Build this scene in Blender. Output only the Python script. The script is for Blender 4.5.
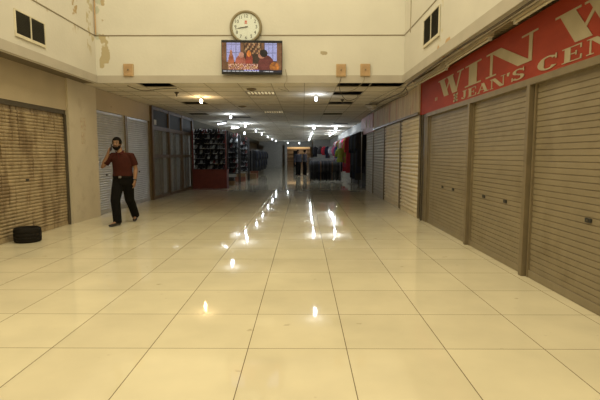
import bpy, bmesh, math, random
from mathutils import Vector, Matrix, noise
random.seed(7)
PI = math.pi
ORD = ['first', 'second', 'third', 'fourth', 'fifth', 'sixth', 'seventh', 'eighth', 'ninth', 'tenth', 'eleventh', 'twelfth', 'thirteenth', 'fourteenth', 'fifteenth', 'sixteenth', 'seventeenth', 'eighteenth', 'nineteenth', 'twentieth', 'twenty-first', 'twenty-second']
S = bpy.context.scene
COL = S.collection
for o in list(bpy.data.objects): bpy.data.objects.remove(o, do_unlink=True)

# ------------------------------------------------------------ camera, world, light, exposure
cam_d = bpy.data.cameras.new('camera'); cam = bpy.data.objects.new('camera', cam_d); COL.objects.link(cam)
cam_d.lens = 27.36; cam_d.sensor_width = 36; cam_d.clip_start = .05; cam_d.clip_end = 200
cam.location = (0, 0, 1.3685)
cam.rotation_euler = (PI/2 - math.atan(45/456), 0, math.atan(3/456))
S.camera = cam
S.view_settings.view_transform = 'Standard'; S.view_settings.look = 'None'
S.view_settings.gamma = 1; S.view_settings.use_curve_mapping = False
S.view_settings.exposure = 0.0
w = bpy.data.worlds.new('world'); S.world = w; w.use_nodes = True
w.node_tree.nodes['Background'].inputs[0].default_value = (1, .86, .62, 1)
w.node_tree.nodes['Background'].inputs[1].default_value = .12

def area(name, loc, sx, sy, power, color, rot=(0, 0, 0)):
    d = bpy.data.lights.new(name, 'AREA'); d.shape = 'RECTANGLE'; d.size = sx; d.size_y = sy
    d.energy = power; d.color = color
    o = bpy.data.objects.new(name, d); COL.objects.link(o); o.location = loc; o.rotation_euler = rot
    return o
area('skylight_daylight', (-1.1, 2.6, 7.7), 5.6, 12.5, 650, (1.0, .88, .58))

def point(name, loc, power, color, r=.05):
    d = bpy.data.lights.new(name, 'POINT'); d.energy = power; d.color = color; d.shadow_soft_size = r
    o = bpy.data.objects.new(name, d); COL.objects.link(o); o.location = loc
    return o

# ------------------------------------------------------------ materials
def nt(name):
    m = bpy.data.materials.new(name); m.use_nodes = True
    t = m.node_tree; b = t.nodes['Principled BSDF']
    return m, t, b
def c4(c): return (c[0], c[1], c[2], 1)
def mat(name, col, rough=.6, metal=0, var=.12, scale=6, bump=0, bscale=40, emit=None, estr=0, dirt=None, dscale=2.5, dth=(.5, .7), stretch=None):
    m, t, b = nt(name); N = t.nodes; L = t.links
    b.inputs['Roughness'].default_value = rough; b.inputs['Metallic'].default_value = metal
    tc = N.new('ShaderNodeTexCoord'); mp = N.new('ShaderNodeMapping'); L.new(tc.outputs['Object'], mp.inputs[0])
    if stretch: mp.inputs['Scale'].default_value = stretch
    n = N.new('ShaderNodeTexNoise'); n.inputs['Scale'].default_value = scale; n.inputs['Detail'].default_value = 5
    L.new(mp.outputs[0], n.inputs['Vector'])
    r = N.new('ShaderNodeValToRGB'); L.new(n.outputs['Fac'], r.inputs[0])
    r.color_ramp.elements[0].position = .3; r.color_ramp.elements[1].position = .7
    r.color_ramp.elements[0].color = c4([x*(1-var) for x in col]); r.color_ramp.elements[1].color = c4([min(1, x*(1+var)) for x in col])
    out = r.outputs[0]
    if dirt:
        n2 = N.new('ShaderNodeTexNoise'); n2.inputs['Scale'].default_value = dscale; n2.inputs['Detail'].default_value = 8
        n2.inputs['Roughness'].default_value = .65
        L.new(mp.outputs[0], n2.inputs['Vector'])
        r2 = N.new('ShaderNodeMapRange'); L.new(n2.outputs['Fac'], r2.inputs[0])
        r2.inputs[1].default_value = dth[0]; r2.inputs[2].default_value = dth[1]
        mx = N.new('ShaderNodeMix'); mx.data_type = 'RGBA'
        L.new(r2.outputs[0], mx.inputs[0]); L.new(out, mx.inputs[6]); mx.inputs[7].default_value = c4(dirt)
        out = mx.outputs[2]
    L.new(out, b.inputs['Base Color'])
    if bump:
        n3 = N.new('ShaderNodeTexNoise'); n3.inputs['Scale'].default_value = bscale; L.new(tc.outputs['Object'], n3.inputs['Vector'])
        bp = N.new('ShaderNodeBump'); bp.inputs['Strength'].default_value = bump; bp.inputs['Distance'].default_value = .01
        L.new(n3.outputs['Fac'], bp.inputs['Height']); L.new(bp.outputs[0], b.inputs['Normal'])
    if emit:
        b.inputs['Emission Color'].default_value = c4(emit); b.inputs['Emission Strength'].default_value = estr
    return m

def stained_wall(name, col, stains, extra=None):
    """plaster with peeling streaks: each stain is (axis_value centre, half width, zmin, zmax, colour, axis)"""
    m = mat(name, col, .75, var=.05, scale=1.2, bump=.25, bscale=18)
    t = m.node_tree; N = t.nodes; L = t.links; b = N['Principled BSDF']
    src = b.inputs['Base Color'].links[0].from_socket
    tc = N.new('ShaderNodeTexCoord'); sep = N.new('ShaderNodeSeparateXYZ'); L.new(tc.outputs['Object'], sep.inputs[0])
    def math_(op, a, bb, cl=False):
        n = N.new('ShaderNodeMath'); n.operation = op; n.use_clamp = cl
        for i, v in enumerate((a, bb)):
            if v is None: continue
            if isinstance(v, (int, float)): n.inputs[i].default_value = v
            else: L.new(v, n.inputs[i])
        return n.outputs[0]
    nz = N.new('ShaderNodeTexNoise'); nz.inputs['Scale'].default_value = 5; nz.inputs['Detail'].default_value = 8
    L.new(tc.outputs['Object'], nz.inputs['Vector'])
    for (ctr, hw, z0, z1, sc, ax) in stains:
        a = sep.outputs[ax]
        d = math_('ABSOLUTE', math_('SUBTRACT', a, ctr), None)
        d = math_('DIVIDE', d, hw)
        zc = math_('DIVIDE', math_('ABSOLUTE', math_('SUBTRACT', sep.outputs[2], (z0+z1)/2), None), (z1-z0)/2)
        mxx = math_('MAXIMUM', d, zc)
        v = math_('SUBTRACT', 1.0, mxx)                     # >0 inside
        v = math_('ADD', v, math_('MULTIPLY', math_('SUBTRACT', nz.outputs['Fac'], .55), 5.5))
        v = math_('MULTIPLY', v, 4.0, True)
        ins = math_('MULTIPLY', math_('SUBTRACT', 1.15, mxx), 8.0, True)
        v = math_('MULTIPLY', v, ins)
        mx = N.new('ShaderNodeMix'); mx.data_type = 'RGBA'; L.new(v, mx.inputs[0]); L.new(src, mx.inputs[6]); mx.inputs[7].default_value = c4(sc)
        src = mx.outputs[2]
    L.new(src, b.inputs['Base Color'])
    return m

def floor_mat():
    m, t, b = nt('polished_tiles'); N = t.nodes; L = t.links
    tc = N.new('ShaderNodeTexCoord'); mp = N.new('ShaderNodeMapping'); L.new(tc.outputs['Object'], mp.inputs[0])
    mp.inputs['Location'].default_value = (.39, -3.12, 0)
    br = N.new('ShaderNodeTexBrick'); L.new(mp.outputs[0], br.inputs['Vector'])
    br.offset = 0; br.squash = 1; br.inputs['Scale'].default_value = 1
    br.inputs['Brick Width'].default_value = .7; br.inputs['Row Height'].default_value = .7
    br.inputs['Mortar Size'].default_value = .0032; br.inputs['Mortar Smooth'].default_value = .1
    br.inputs['Color1'].default_value = (.74, .67, .495, 1); br.inputs['Color2'].default_value = (.79, .72, .53, 1)
    br.inputs['Mortar'].default_value = (.20, .15, .09, 1)
    n = N.new('ShaderNodeTexNoise'); n.inputs['Scale'].default_value = 1.6; n.inputs['Detail'].default_value = 7; L.new(tc.outputs['Object'], n.inputs['Vector'])
    r = N.new('ShaderNodeMapRange'); L.new(n.outputs['Fac'], r.inputs[0]); r.inputs[1].default_value = .35; r.inputs[2].default_value = .75
    r.inputs[3].default_value = 1.0; r.inputs[4].default_value = .86
    mx = N.new('ShaderNodeMix'); mx.data_type = 'RGBA'; mx.blend_type = 'MULTIPLY'; mx.inputs[0].default_value = 1
    L.new(br.outputs['Color'], mx.inputs[6]); L.new(r.outputs[0], mx.inputs[7])
    # small scuff marks
    n2 = N.new('ShaderNodeTexNoise'); n2.inputs['Scale'].default_value = 5.5; n2.inputs['Detail'].default_value = 3
    mp2 = N.new('ShaderNodeMapping'); mp2.inputs['Scale'].default_value = (1, 1.6, 1); L.new(tc.outputs['Object'], mp2.inputs[0]); L.new(mp2.outputs[0], n2.inputs['Vector'])
    r2 = N.new('ShaderNodeMapRange'); L.new(n2.outputs['Fac'], r2.inputs[0]); r2.inputs[1].default_value = .70; r2.inputs[2].default_value = .76
    r2.inputs[3].default_value = 0; r2.inputs[4].default_value = .5
    mx2 = N.new('ShaderNodeMix'); mx2.data_type = 'RGBA'; L.new(r2.outputs[0], mx2.inputs[0]); L.new(mx.outputs[2], mx2.inputs[6]); mx2.inputs[7].default_value = (.3, .22, .13, 1)
    L.new(mx2.outputs[2], b.inputs['Base Color'])
    r3 = N.new('ShaderNodeMapRange'); L.new(n.outputs['Fac'], r3.inputs[0]); r3.inputs[1].default_value = .3; r3.inputs[2].default_value = .7
    r3.inputs[3].default_value = .035; r3.inputs[4].default_value = .055
    L.new(r3.outputs[0], b.inputs['Roughness'])
    bp = N.new('ShaderNodeBump'); bp.inputs['Strength'].default_value = .07; bp.inputs['Distance'].default_value = .0015
    inv = N.new('ShaderNodeMath'); inv.operation = 'SUBTRACT'; inv.inputs[0].default_value = 1; L.new(br.outputs['Fac'], inv.inputs[1])
    n4 = N.new('ShaderNodeTexNoise'); n4.inputs['Scale'].default_value = 3; L.new(tc.outputs['Object'], n4.inputs['Vector'])
    ad = N.new('ShaderNodeMath'); ad.operation = 'ADD'; L.new(inv.outputs[0], ad.inputs[0]); L.new(n4.outputs['Fac'], ad.inputs[1])
    L.new(ad.outputs[0], bp.inputs['Height']); L.new(bp.outputs[0], b.inputs['Normal'])
    b.inputs['IOR'].default_value = 1.5
    return m

def rust_mat():
    """pale shutter paint with rusty drips running down"""
    m = mat('rusty_cream_slats', (.42, .33, .205), .6, var=.12, scale=3)
    t = m.node_tree; N = t.nodes; L = t.links; b = N['Principled BSDF']
    src = b.inputs['Base Color'].links[0].from_socket
    tc = N.new('ShaderNodeTexCoord')
    for sc, lo, hi, st, a, seed in (((1, 1.6, .45), .50, .62, 1, .6, 0), ((1, 2.2, 9), .50, .68, 1.5, .55, 5), ((1, 6, .55), .55, .62, 1, .9, 9)):
        mp = N.new('ShaderNodeMapping'); mp.inputs['Scale'].default_value = sc; mp.inputs['Location'].default_value = (seed, seed*1.7, 0)
        L.new(tc.outputs['Object'], mp.inputs[0])
        n = N.new('ShaderNodeTexNoise'); n.inputs['Scale'].default_value = 2*st; n.inputs['Detail'].default_value = 8; n.inputs['Roughness'].default_value = .7
        L.new(mp.outputs[0], n.inputs['Vector'])
        r = N.new('ShaderNodeMapRange'); L.new(n.outputs['Fac'], r.inputs[0]); r.inputs[1].default_value = lo; r.inputs[2].default_value = hi
        r.inputs[3].default_value = 0; r.inputs[4].default_value = a
        mx = N.new('ShaderNodeMix'); mx.data_type = 'RGBA'; L.new(r.outputs[0], mx.inputs[0]); L.new(src, mx.inputs[6]); mx.inputs[7].default_value = (.11, .06, .022, 1)
        src = mx.outputs[2]
    L.new(src, b.inputs['Base Color'])
    return m

M = {}
M['floor'] = floor_mat()
M['plaster'] = mat('cream_plaster', (.67, .65, .59), .75, var=.05, scale=1.2, bump=.25, bscale=18)
M['plaster_front'] = stained_wall('front_plaster', (.67, .65, .59), [(-4.10, .09, 3.6, 8, (.50, .53, .45), 0), (-4.03, .05, 3.45, 8, (.46, .36, .22), 0), (-4.04, .10, 3.15, 3.8, (.46, .39, .25), 0), (.48, .12, 3.38, 3.46, (.42, .36, .25), 0)])
M['plaster_left'] = stained_wall('left_plaster', (.64, .615, .56), [(8.7, .10, 3.9, 8, (.42, .31, .17), 1), (7.6, .18, 3.95, 8, (.40, .31, .18), 1), (9.3, .14, 3.6, 8, (.50, .44, .3), 1)])
M['plaster_right'] = stained_wall('right_plaster', (.64, .615, .56), [(7.15, .12, 2.95, 8, (.60, .55, .42), 1), (6.95, .45, 2.82, 3.04, (.55, .36, .2), 1)])
M['band'] = mat('grey_trim_paint', (.46, .42, .36), .7, var=.06, scale=3)
M['shopwall'] = mat('dirty_shop_plaster', (.48, .40, .28), .75, var=.06, scale=2, bump=.3, dirt=(.28, .2, .12), dscale=3.2, dth=(.66, .70))
M['pilaster'] = mat('pilaster_paint', (.62, .545, .42), .7, var=.05, scale=2, bump=.2, dirt=(.5, .42, .3), dscale=2.4, dth=(.55, .75))
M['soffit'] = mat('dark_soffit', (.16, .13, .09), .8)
M['panel'] = mat('ceiling_panel', (.80, .75, .66), .85, var=.12, scale=.9, dirt=(.64, .56, .45), dscale=1.1, dth=(.52, .75))
M['tbar'] = mat('ceiling_grid_bar', (.44, .39, .31), .7)
M['plenum'] = mat('dark_plenum', (.05, .045, .04), .9)
M['rust'] = rust_mat()
M['grey_sh'] = mat('grey_steel_slats', (.42, .43, .44), .35, .5, var=.1, scale=3)
M['brown_sh'] = mat('taupe_slats', (.265, .218, .145), .5, var=.10, scale=2.5, dirt=(.19, .15, .09), dscale=2, dth=(.5, .75))
M['cream_sh'] = mat('cream_slats', (.78, .68, .50), .5, var=.08, scale=2.5, dirt=(.36, .28, .18), dscale=2.2, dth=(.6, .75))
M['grey_dull'] = mat('dull_grey_slats', (.48, .44, .36), .5, var=.08, scale=2)
M['post'] = mat('brown_steel_post', (.22, .175, .11), .45, .1, var=.12)
M['darkpost'] = mat('dark_shutter_guide', (.075, .06, .04), .7)
M['red_sign'] = mat('red_sign_paint', (.34, .05, .027), .55, var=.12, scale=2.2, stretch=(1, 1, 3))
M['letter'] = mat('cream_lettering', (.44, .38, .27), .6, var=.08)
M['board'] = mat('plywood_fascia', (.60, .49, .35), .7, var=.22, scale=2, stretch=(1, 3, .4), dirt=(.48, .22, .17), dscale=2.2, dth=(.54, .62))
M['pink_sign'] = mat('faded_pink_sign', (.50, .24, .22), .6, var=.2, scale=4)
M['paper'] = mat('old_paper', (.62, .54, .40), .8, dirt=(.5, .3, .2), dscale=20)
M['batten'] = mat('batten_housing', (.55, .48, .36), .5)
M['tube_off'] = mat('unlit_tube', (.75, .70, .58), .3)
M['cable'] = mat('dusty_cable', (.10, .08, .06), .6)
M['wire_l'] = mat('pale_wire', (.35, .3, .22), .6)
M['black_metal'] = mat('black_metal', (.02, .02, .02), .4, .3)
M['black_rub'] = mat('black_rubber', (.013, .011, .009), .8, bump=.3)
M['ventdark'] = mat('vent_black', (.03, .028, .02), .7)
M['ventframe'] = mat('vent_frame_paint', (.66, .61, .48), .6)
M['tvblack'] = mat('tv_plastic', (.015, .015, .016), .3)
M['clockrim'] = mat('clock_rim', (.24, .20, .12), .5)
M['clockface'] = mat('clock_face', (.72, .78, .76), .5, var=.02)
M['ink'] = mat('clock_ink', (.04, .04, .04), .6)
M['redink'] = mat('red_ink', (.6, .15, .1), .6)
M['boxwood'] = mat('beige_speaker_box', (.46, .30, .16), .6, var=.15, scale=8)
M['boxrim'] = mat('tan_box_rim', (.52, .38, .22), .6)
M['wood'] = mat('varnished_frame', (.13, .08, .04), .6, var=.2, scale=4, stretch=(1, 1, .2))
M['darkpanel'] = mat('dark_transom_panel', (.045, .042, .038), .75)
M['redbox'] = mat('red_painted_board', (.17, .03, .022), .6)
M['steel'] = mat('rail_steel', (.35, .35, .36), .3, .8)
M['gwhite'] = mat('lamp_enamel', (.7, .7, .68), .4)
M['warm_bulb'] = mat('warm_bulb', (1, .9, .7), .3, emit=(1, .80, .42), estr=12)
M['cool_bulb'] = mat('cool_bulb', (1, 1, 1), .3, emit=(.86, .92, 1), estr=10)
M['cool_tube'] = mat('cool_tube', (1, 1, 1), .3, emit=(.84, .92, 1), estr=12)
M['grille_lit'] = mat('grille_diffuser', (.85, .82, .72), .5, emit=(1, .80, .45), estr=.42)
M['grille_slat'] = mat('grille_louvre', (.30, .26, .19), .5)
M['farwall'] = mat('far_wall', (.40, .39, .36), .7)
M['glow'] = mat('lit_shop_lamp_panel', (1, .8, .5), .5, emit=(1, .62, .30), estr=.4)
def glass_mat():
    m, t, b = nt('shop_glass'); b.inputs['Roughness'].default_value = .03
    b.inputs['Base Color'].default_value = (.75, .78, .76, 1); b.inputs['Alpha'].default_value = .22
    return m
M['glass'] = glass_mat()
M['clock_glass'] = glass_mat(); M['clock_glass'].name = 'clock_glass'; M['clock_glass'].node_tree.nodes['Principled BSDF'].inputs['Alpha'].default_value = .03

# ------------------------------------------------------------ mesh helpers
class MB:
    def __init__(s): s.b = bmesh.new()
    def quad(s, pts):
        return s.b.faces.new([s.b.verts.new(p) for p in pts])
    def box(s, x0, x1, y0, y1, z0, z1, mtx=None, bev=0):
        v = [s.b.verts.new(p if mtx is None else mtx @ Vector(p)) for p in
             [(x0,y0,z0),(x1,y0,z0),(x1,y1,z0),(x0,y1,z0),(x0,y0,z1),(x1,y0,z1),(x1,y1,z1),(x0,y1,z1)]]
        f = [s.b.faces.new([v[i] for i in q]) for q in [(0,3,2,1),(4,5,6,7),(0,1,5,4),(1,2,6,5),(2,3,7,6),(3,0,4,7)]]
        if bev:
            e = list({e for q in f for e in q.edges})
            bmesh.ops.bevel(s.b, geom=e, offset=bev, segments=2, affect='EDGES', profile=.5)
        return s
    def prism(s, pts, off):
        """polygon (list of 3D points) extruded by vector off"""
        off = Vector(off); a = [s.b.verts.new(p) for p in pts]; c = [s.b.verts.new(Vector(p)+off) for p in pts]
        n = len(pts)
        try:
            s.b.faces.new(a[::-1]); s.b.faces.new(c)
            for i in range(n): s.b.faces.new([a[i], a[(i+1) % n], c[(i+1) % n], c[i]])
        except ValueError: pass
        return s
    def tube(s, pts, r, n=8, cap=True):
        pts = [Vector(p) for p in pts]; rs = r if isinstance(r, (list, tuple)) else [r]*len(pts)
        rings = []; prev = None
        for i, p in enumerate(pts):
            d = (pts[min(i+1, len(pts)-1)]-pts[max(i-1, 0)]).normalized()
            if prev is None:
                u = Vector((0, 0, 1)) if abs(d.z) < .9 else Vector((1, 0, 0))
                u = (u-d*u.dot(d)).normalized()
            else: u = (prev-d*prev.dot(d)).normalized()
            prev = u; v = d.cross(u)
            rr = rs[i]; ru, rv = (rr if isinstance(rr, tuple) else (rr, rr))
            rings.append([s.b.verts.new(p+u*(ru*math.cos(2*PI*k/n))+v*(rv*math.sin(2*PI*k/n))) for k in range(n)])
        for a, c in zip(rings, rings[1:]):
            for k in range(n): s.b.faces.new([a[k], a[(k+1) % n], c[(k+1) % n], c[k]])
        if cap: s.b.faces.new(rings[0][::-1]); s.b.faces.new(rings[-1])
        return s
    def lathe(s, prof, n=24, c=(0, 0, 0), mtx=None):
        """profile of (r, z)"""
        rings = []
        for r, z in prof:
            ring = []
            for k in range(n):
                p = Vector((c[0]+r*math.cos(2*PI*k/n), c[1]+r*math.sin(2*PI*k/n), c[2]+z))
                ring.append(s.b.verts.new(p if mtx is None else mtx @ p))
            rings.append(ring)
        for a, b_ in zip(rings, rings[1:]):
            for k in range(n): s.b.faces.new([a[k], a[(k+1) % n], b_[(k+1) % n], b_[k]])
        s.b.faces.new(rings[0][::-1]); s.b.faces.new(rings[-1])
        return s
    def ell(s, c, r, n=16, m=10, rot=None):
        g = bmesh.ops.create_uvsphere(s.b, u_segments=n, v_segments=m, radius=1)
        for v in g['verts']:
            p = Vector((v.co.x*r[0], v.co.y*r[1], v.co.z*r[2]))
            if rot: p = rot @ p
            v.co = p+Vector(c)
        return s
    def build(s, name, m, parent=None, smooth=False):
        bmesh.ops.recalc_face_normals(s.b, faces=s.b.faces)
        me = bpy.data.meshes.new(name); s.b.to_mesh(me); s.b.free()
        if smooth:
            for p in me.polygons: p.use_smooth = True
        for x in (m if isinstance(m, list) else [m]): me.materials.append(x)
        o = bpy.data.objects.new(name, me); COL.objects.link(o)
        if parent is not None: o.parent = parent
        return o

def tag(o, label=None, cat=None, group=None, kind=None):
    if label: o['label'] = label
    if cat: o['category'] = cat
    if group: o['group'] = group
    if kind: o['kind'] = kind
    return o
def thing(name, label, cat, loc=(0, 0, 0), rz=0, group=None):
    o = bpy.data.objects.new(name, None); COL.objects.link(o); o.location = loc; o.rotation_euler = (0, 0, rz)
    o.empty_display_size = .1
    return tag(o, label, cat, group)
def struct(o): o['kind'] = 'structure'; return o
def copy_tree(o, parent=None):
    c = o.copy(); COL.objects.link(c); c.parent = parent
    for ch in list(o.children): copy_tree(ch, c)
    return c
def evaluated(o, name, m):
    """apply modifiers of o, replace it by a plain mesh object's data"""
    dg = bpy.context.evaluated_depsgraph_get()
    me = bpy.data.meshes.new_from_object(o.evaluated_get(dg))
    me.name = name; me.materials.clear(); me.materials.append(m)
    for p in me.polygons: p.use_smooth = True
    bpy.data.objects.remove(o, do_unlink=True)
    return me

CZ = 2.85                      # corridor ceiling / lower edge of the fascias
XL, XR = -4.6, 2.55            # shop fronts
FX, FY = -4.22, 9.5            # atrium fascias

# ------------------------------------------------------------ structure
struct(MB().box(-6.5, 4.5, -6, 64, -.12, 0).build('floor', M['floor']))

# atrium upper walls with a projecting grey band at the bottom
struct(MB().box(FX-.12, 2.2, FY, FY+.14, CZ, 8).build('wall_front', M['plaster_front']))
struct(MB().box(FX-.12, FX, -6, FY, CZ, 8).build('wall_left', M['plaster_left']))
mb = MB(); mb.prism([(2.05, FY, CZ), (2.27, -6, CZ), (2.42, -6, CZ), (2.2, FY, CZ)], (0, 0, 8-CZ)); struct(mb.build('wall_right', M['plaster_right']))
struct(MB().box(FX-.5, 3.0, -6.2, -6, 0, 8).build('wall_back', M['plaster']))
struct(MB().box(FX-.3, 2.6, -6.2, FY+.14, 8, 8.15).build('ceiling', M['plaster']))
t1 = MB().box(FX-.02, 2.07, FY-.03, FY-.001, CZ-.02, CZ+.13); struct(t1.build('trim_1', M['band']))
t2 = MB().box(FX+.001, FX+.03, -5.99, FY-.031, CZ-.02, CZ+.13); struct(t2.build('trim_2', M['band']))
t3 = MB().prism([(2.049, FY-.031, CZ-.02), (2.269, -5.99, CZ-.02), (2.24, -5.99, CZ-.02), (2.02, FY-.031, CZ-.02)], (0, 0, .15)); struct(t3.build('trim_3', M['band']))
# dark groove lines at 3.77 m
struct(MB().box(FX, 2.05, FY-.006, FY-.001, 3.765, 3.785).build('trim_4', M['post']))
struct(MB().box(FX+.001, FX+.006, 3, FY-.006, 3.765, 3.785).build('trim_5', M['post']))
struct(MB().prism([(2.043, FY-.006, 3.765), (2.103, 5.4, 3.765), (2.108, 5.4, 3.765), (2.048, FY-.006, 3.765)], (0, 0, .02)).build('trim_6', M['post']))
# brown pipe in the left corner, thin conduit on the right wall
struct(MB().tube([(FX+.03, FY-.03, 3.79), (FX+.03, FY-.03, 7.9)], .014).build('trim_7', M['boxwood']))
struct(MB().tube([(2.05, 9.0, 3.70), (2.05, 9.0, 7.9)], .009).build('trim_8', M['wire_l']))

# soffit strips between the fascias and the shop fronts
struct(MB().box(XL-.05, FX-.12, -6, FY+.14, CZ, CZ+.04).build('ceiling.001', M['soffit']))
mb = MB()
n = 150
for k in range(n):                                   # ribbed deck above the right-hand shops
    y0 = -3+k*(FY+3.1)/n; y1 = y0+(FY+3.1)/n
    zz = [CZ+.05, CZ+.075]
    ym = (y0+y1)/2
    X0 = 2.16+(FY-y0)*.22/15.5
    mb.quad([(X0, y0, zz[0]), (2.75, y0, zz[0]), (2.75, ym, zz[0]), (X0, ym, zz[0])])
    mb.quad([(X0, ym, zz[0]), (2.75, ym, zz[0]), (2.75, ym, zz[1]), (X0, ym, zz[1])])
    mb.quad([(X0, ym, zz[1]), (2.75, ym, zz[1]), (2.75, y1, zz[1]), (X0, y1, zz[1])])
    mb.quad([(X0, y1, zz[0]), (2.75, y1, zz[0]), (2.75, y1, zz[1]), (X0, y1, zz[1])])
struct(mb.build('ceiling.002', mat('ribbed_deck', (.30, .24, .15), .6)))

# left lower wall: lintels, pier between the shutters
mb = MB()
mb.box(XL-.15, XL, -6, 8.98, 2.23, CZ).box(XL-.15, XL, 10.2, 13.82, 2.38, CZ)
mb.box(XL-.15, XL, -6, 4.2, 0, 2.23)
struct(mb.build('wall_left.001', M['shopwall']))
struct(MB().box(XL-.15, XL+.03, 8.98, 10.2, 0, CZ).build('wall_left.002', M['pilaster']))
struct(MB().box(XL-1.9, XL-1.75, -6, 64, 0, 3.4).build('wall_left.003', M['farwall']))
struct(MB().box(XL-1.75, XL-.15, 19.05, 19.15, 0, CZ).build('wall_left.004', M['farwall']))
# right lower wall: pier where the plane steps back, boards above
mb = MB(); mb.box(2.505, 2.85, 9.27, 9.72, 0, 2.2).box(2.54, 2.85, 9.27, 9.72, 2.2, CZ); struct(mb.build('wall_right.001', M['post']))
struct(MB().box(2.50, 2.7, 9.72, 18.05, 2.27, CZ).build('wall_right.002', M['shopwall']))
struct(MB().box(4.2, 4.35, -6, 64, 0, 3.4).build('wall_right.003', M['farwall']))
struct(MB().box(2.62, 2.7, 24.2, 45, 0, CZ).build('wall_right.006', M['farwall']))
struct(MB().box(2.62, 2.7, 18.05, 24.2, 2.4, CZ).build('wall_right.007', M['farwall']))
struct(MB().box(2.55, 2.9, -6, 2.75, 0, CZ).build('wall_right.004', M['shopwall']))
struct(MB().box(2.6, 2.75, -6, 9.3, 2.23, CZ).build('wall_right.005', M['shopwall']))

# corridor ceiling: cells of a 0.7 m grid, some panels missing
XS = [XL-.1, -4.17] + [-3.47+.7*k for k in range(9)] + [2.6]
holes = {(1, 0), (2, 0), (2, 5), (8, 2), (8, 5), (8, 10), (8, 0), (9, 0), (2, 9), (8, 17)}
XS = sorted(XS)
mb = MB(); tb = MB()
def colx(x):
    return max(i for i, v in enumerate(XS) if v <= x+.01)
hc = {(colx(-3.47), 0), (colx(-3.47), 5), (colx(.73), 2), (colx(.73), 5), (colx(.73), 10), (colx(.73), 0), (colx(1.43), 0),
      (colx(-4.17), 10), (colx(-2.77), 12), (colx(1.43), 17), (colx(-.67), 21)}
gr = {(colx(-1.37), 2), (colx(-1.37), 9)}
NY = 77
for i in range(len(XS)-1):
    for j in range(NY):
        if (i, j) in hc or (i, j) in gr: continue
        x0, x1, y0, y1 = XS[i]+.006, XS[i+1]-.006, FY+.14*(j == 0)+.7*j+.006, FY+.7*(j+1)-.006
        dz = random.uniform(0, .006)
        tilt = random.uniform(-.006, .006)
        mb.box(x0, x1, y0, y1, CZ+.004+dz, CZ+.02+dz)
for i in range(1, len(XS)-1): tb.box(XS[i]-.008, XS[i]+.008, FY+.14, FY+.7*NY, CZ+.001, CZ+.02)
for j in range(1, NY): tb.box(XS[0], XS[-1], FY+.7*j-.012, FY+.7*j+.012, CZ+.0015, CZ+.019)
struct(mb.build('ceiling.003', M['panel'])); struct(tb.build('trim_9', M['tbar']))
struct(MB().box(-6.5, 4.4, FY+.14, 64, 3.4, 3.5).build('ceiling.004', M['plenum']))
struct(MB().box(-6.5, XL-.1, 4, 64, CZ+.02, CZ+.08).build('ceiling.005', M['farwall']))
struct(MB().box(2.6, 4.2, 9.72, 64, CZ+.02, CZ+.08).build('ceiling.006', M['farwall']))

# far end of the corridor
struct(MB().box(-6.5, 4.4, 63.4, 63.6, 0, 3.4).build('wall_front.001', M['farwall']))
struct(MB().box(-4.8, -2.0, 50.3, 50.5, 2.45, CZ).build('wall_front.002', M['farwall']))
struct(MB().box(-2.0, -1.75, 50.2, 50.6, 0, CZ).build('wall_front.003', M['farwall']))
struct(MB().box(-1.75, 1.0, 50.3, 50.5, 2.25, CZ).build('wall_front.005', M['farwall']))
struct(MB().box(1.0, 2.6, 45, 45.2, 0, CZ).build('wall_front.004', M['farwall']))

# ------------------------------------------------------------ roller shutters
def shutter(label, x, y0, y1, ztop, face, mtl, gm, handles=(), hz=.79, pitch=.075, rounded=True, group=None, handle_m=None, railm=None, box=None, gd=.04, gw=.025, deep=1):
    """face=+1 : looks towards +X (left-hand shops), -1 towards -X"""
    t = thing('roller_shutter', label, 'shutter', (x, (y0+y1)/2, 0), 0, group)
    L = (y1-y0)/2
    mb = MB(); n = int((ztop-.09)/pitch)
    pr = [(0, 0), (.012, .012), (.017, .037), (.012, .062), (0, .071)] if rounded else [(.0, 0), (.008, .004), (.009, .066), (0, .070)]
    prof = []
    for k in range(n):
        for d, z in pr: prof.append((face*d*deep, .085+k*pitch+z*pitch/.075))
    prof.append((0, ztop))
    vs = [(mb.b.verts.new((d, -L, z)), mb.b.verts.new((d, L, z))) for d, z in prof]
    for a, b_ in zip(vs, vs[1:]): mb.b.faces.new([a[0], a[1], b_[1], b_[0]])
    mb.build('slat_curtain', mtl, t)
    d0, d1 = (-.01, .022) if face > 0 else (-.022, .01)
    MB().box(d0, d1, -L, L, .004, .085).build('bottom_rail', railm or mtl, t)
    for s in (-1, 1):
        MB().box(min(0, face*gd)-.01, max(0, face*gd)+.01, s*L-gw, s*L+gw, 0, ztop).build('guide_rail', gm, t)
    for hy in handles:
        yy = hy-(y0+y1)/2; xx = face*.010
        h = MB().box(min(xx, xx+face*.012), max(xx, xx+face*.012), yy-.045, yy+.045, hz-.02, hz+.02, bev=.004).build('lock_plate', handle_m or M['ink'], t)
        MB().box(min(xx+face*.012, xx+face*.018), max(xx+face*.012, xx+face*.018), yy-.012, yy+.012, hz-.008, hz+.008).build('keyhole_cover', M['darkpost'], h)
    if box:
        MB().box(-.05, .05, -L, L, ztop, ztop+box).build('roller_housing', gm, t)
    return t
shutter('rust-streaked cream roller shutter at left, with black tub before it', XL-.06, 4.25, 8.93, 2.15, 1, M['rust'], M['darkpost'], handles=(7.65,), hz=.95, box=.08, pitch=.056, deep=1.15)
GS = mat('silver_slats', (.50, .50, .50), .38, .35, var=.1, scale=3, dirt=(.62, .64, .66), dscale=3, dth=(.62, .7))
shutter('silver roller shutter behind the man on the phone', XL-.05, 10.23, 11.95, 2.38, 1, GS, M['post'], handles=(10.75,), hz=.9, pitch=.055)
shutter('silver roller shutter next to the dark wooden glazed shopfront', XL-.05, 12.03, 13.8, 2.38, 1, GS, M['post'], handles=(12.9,), hz=.9, pitch=.055)
g = 'taupe roller shutters under the red sign'
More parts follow.
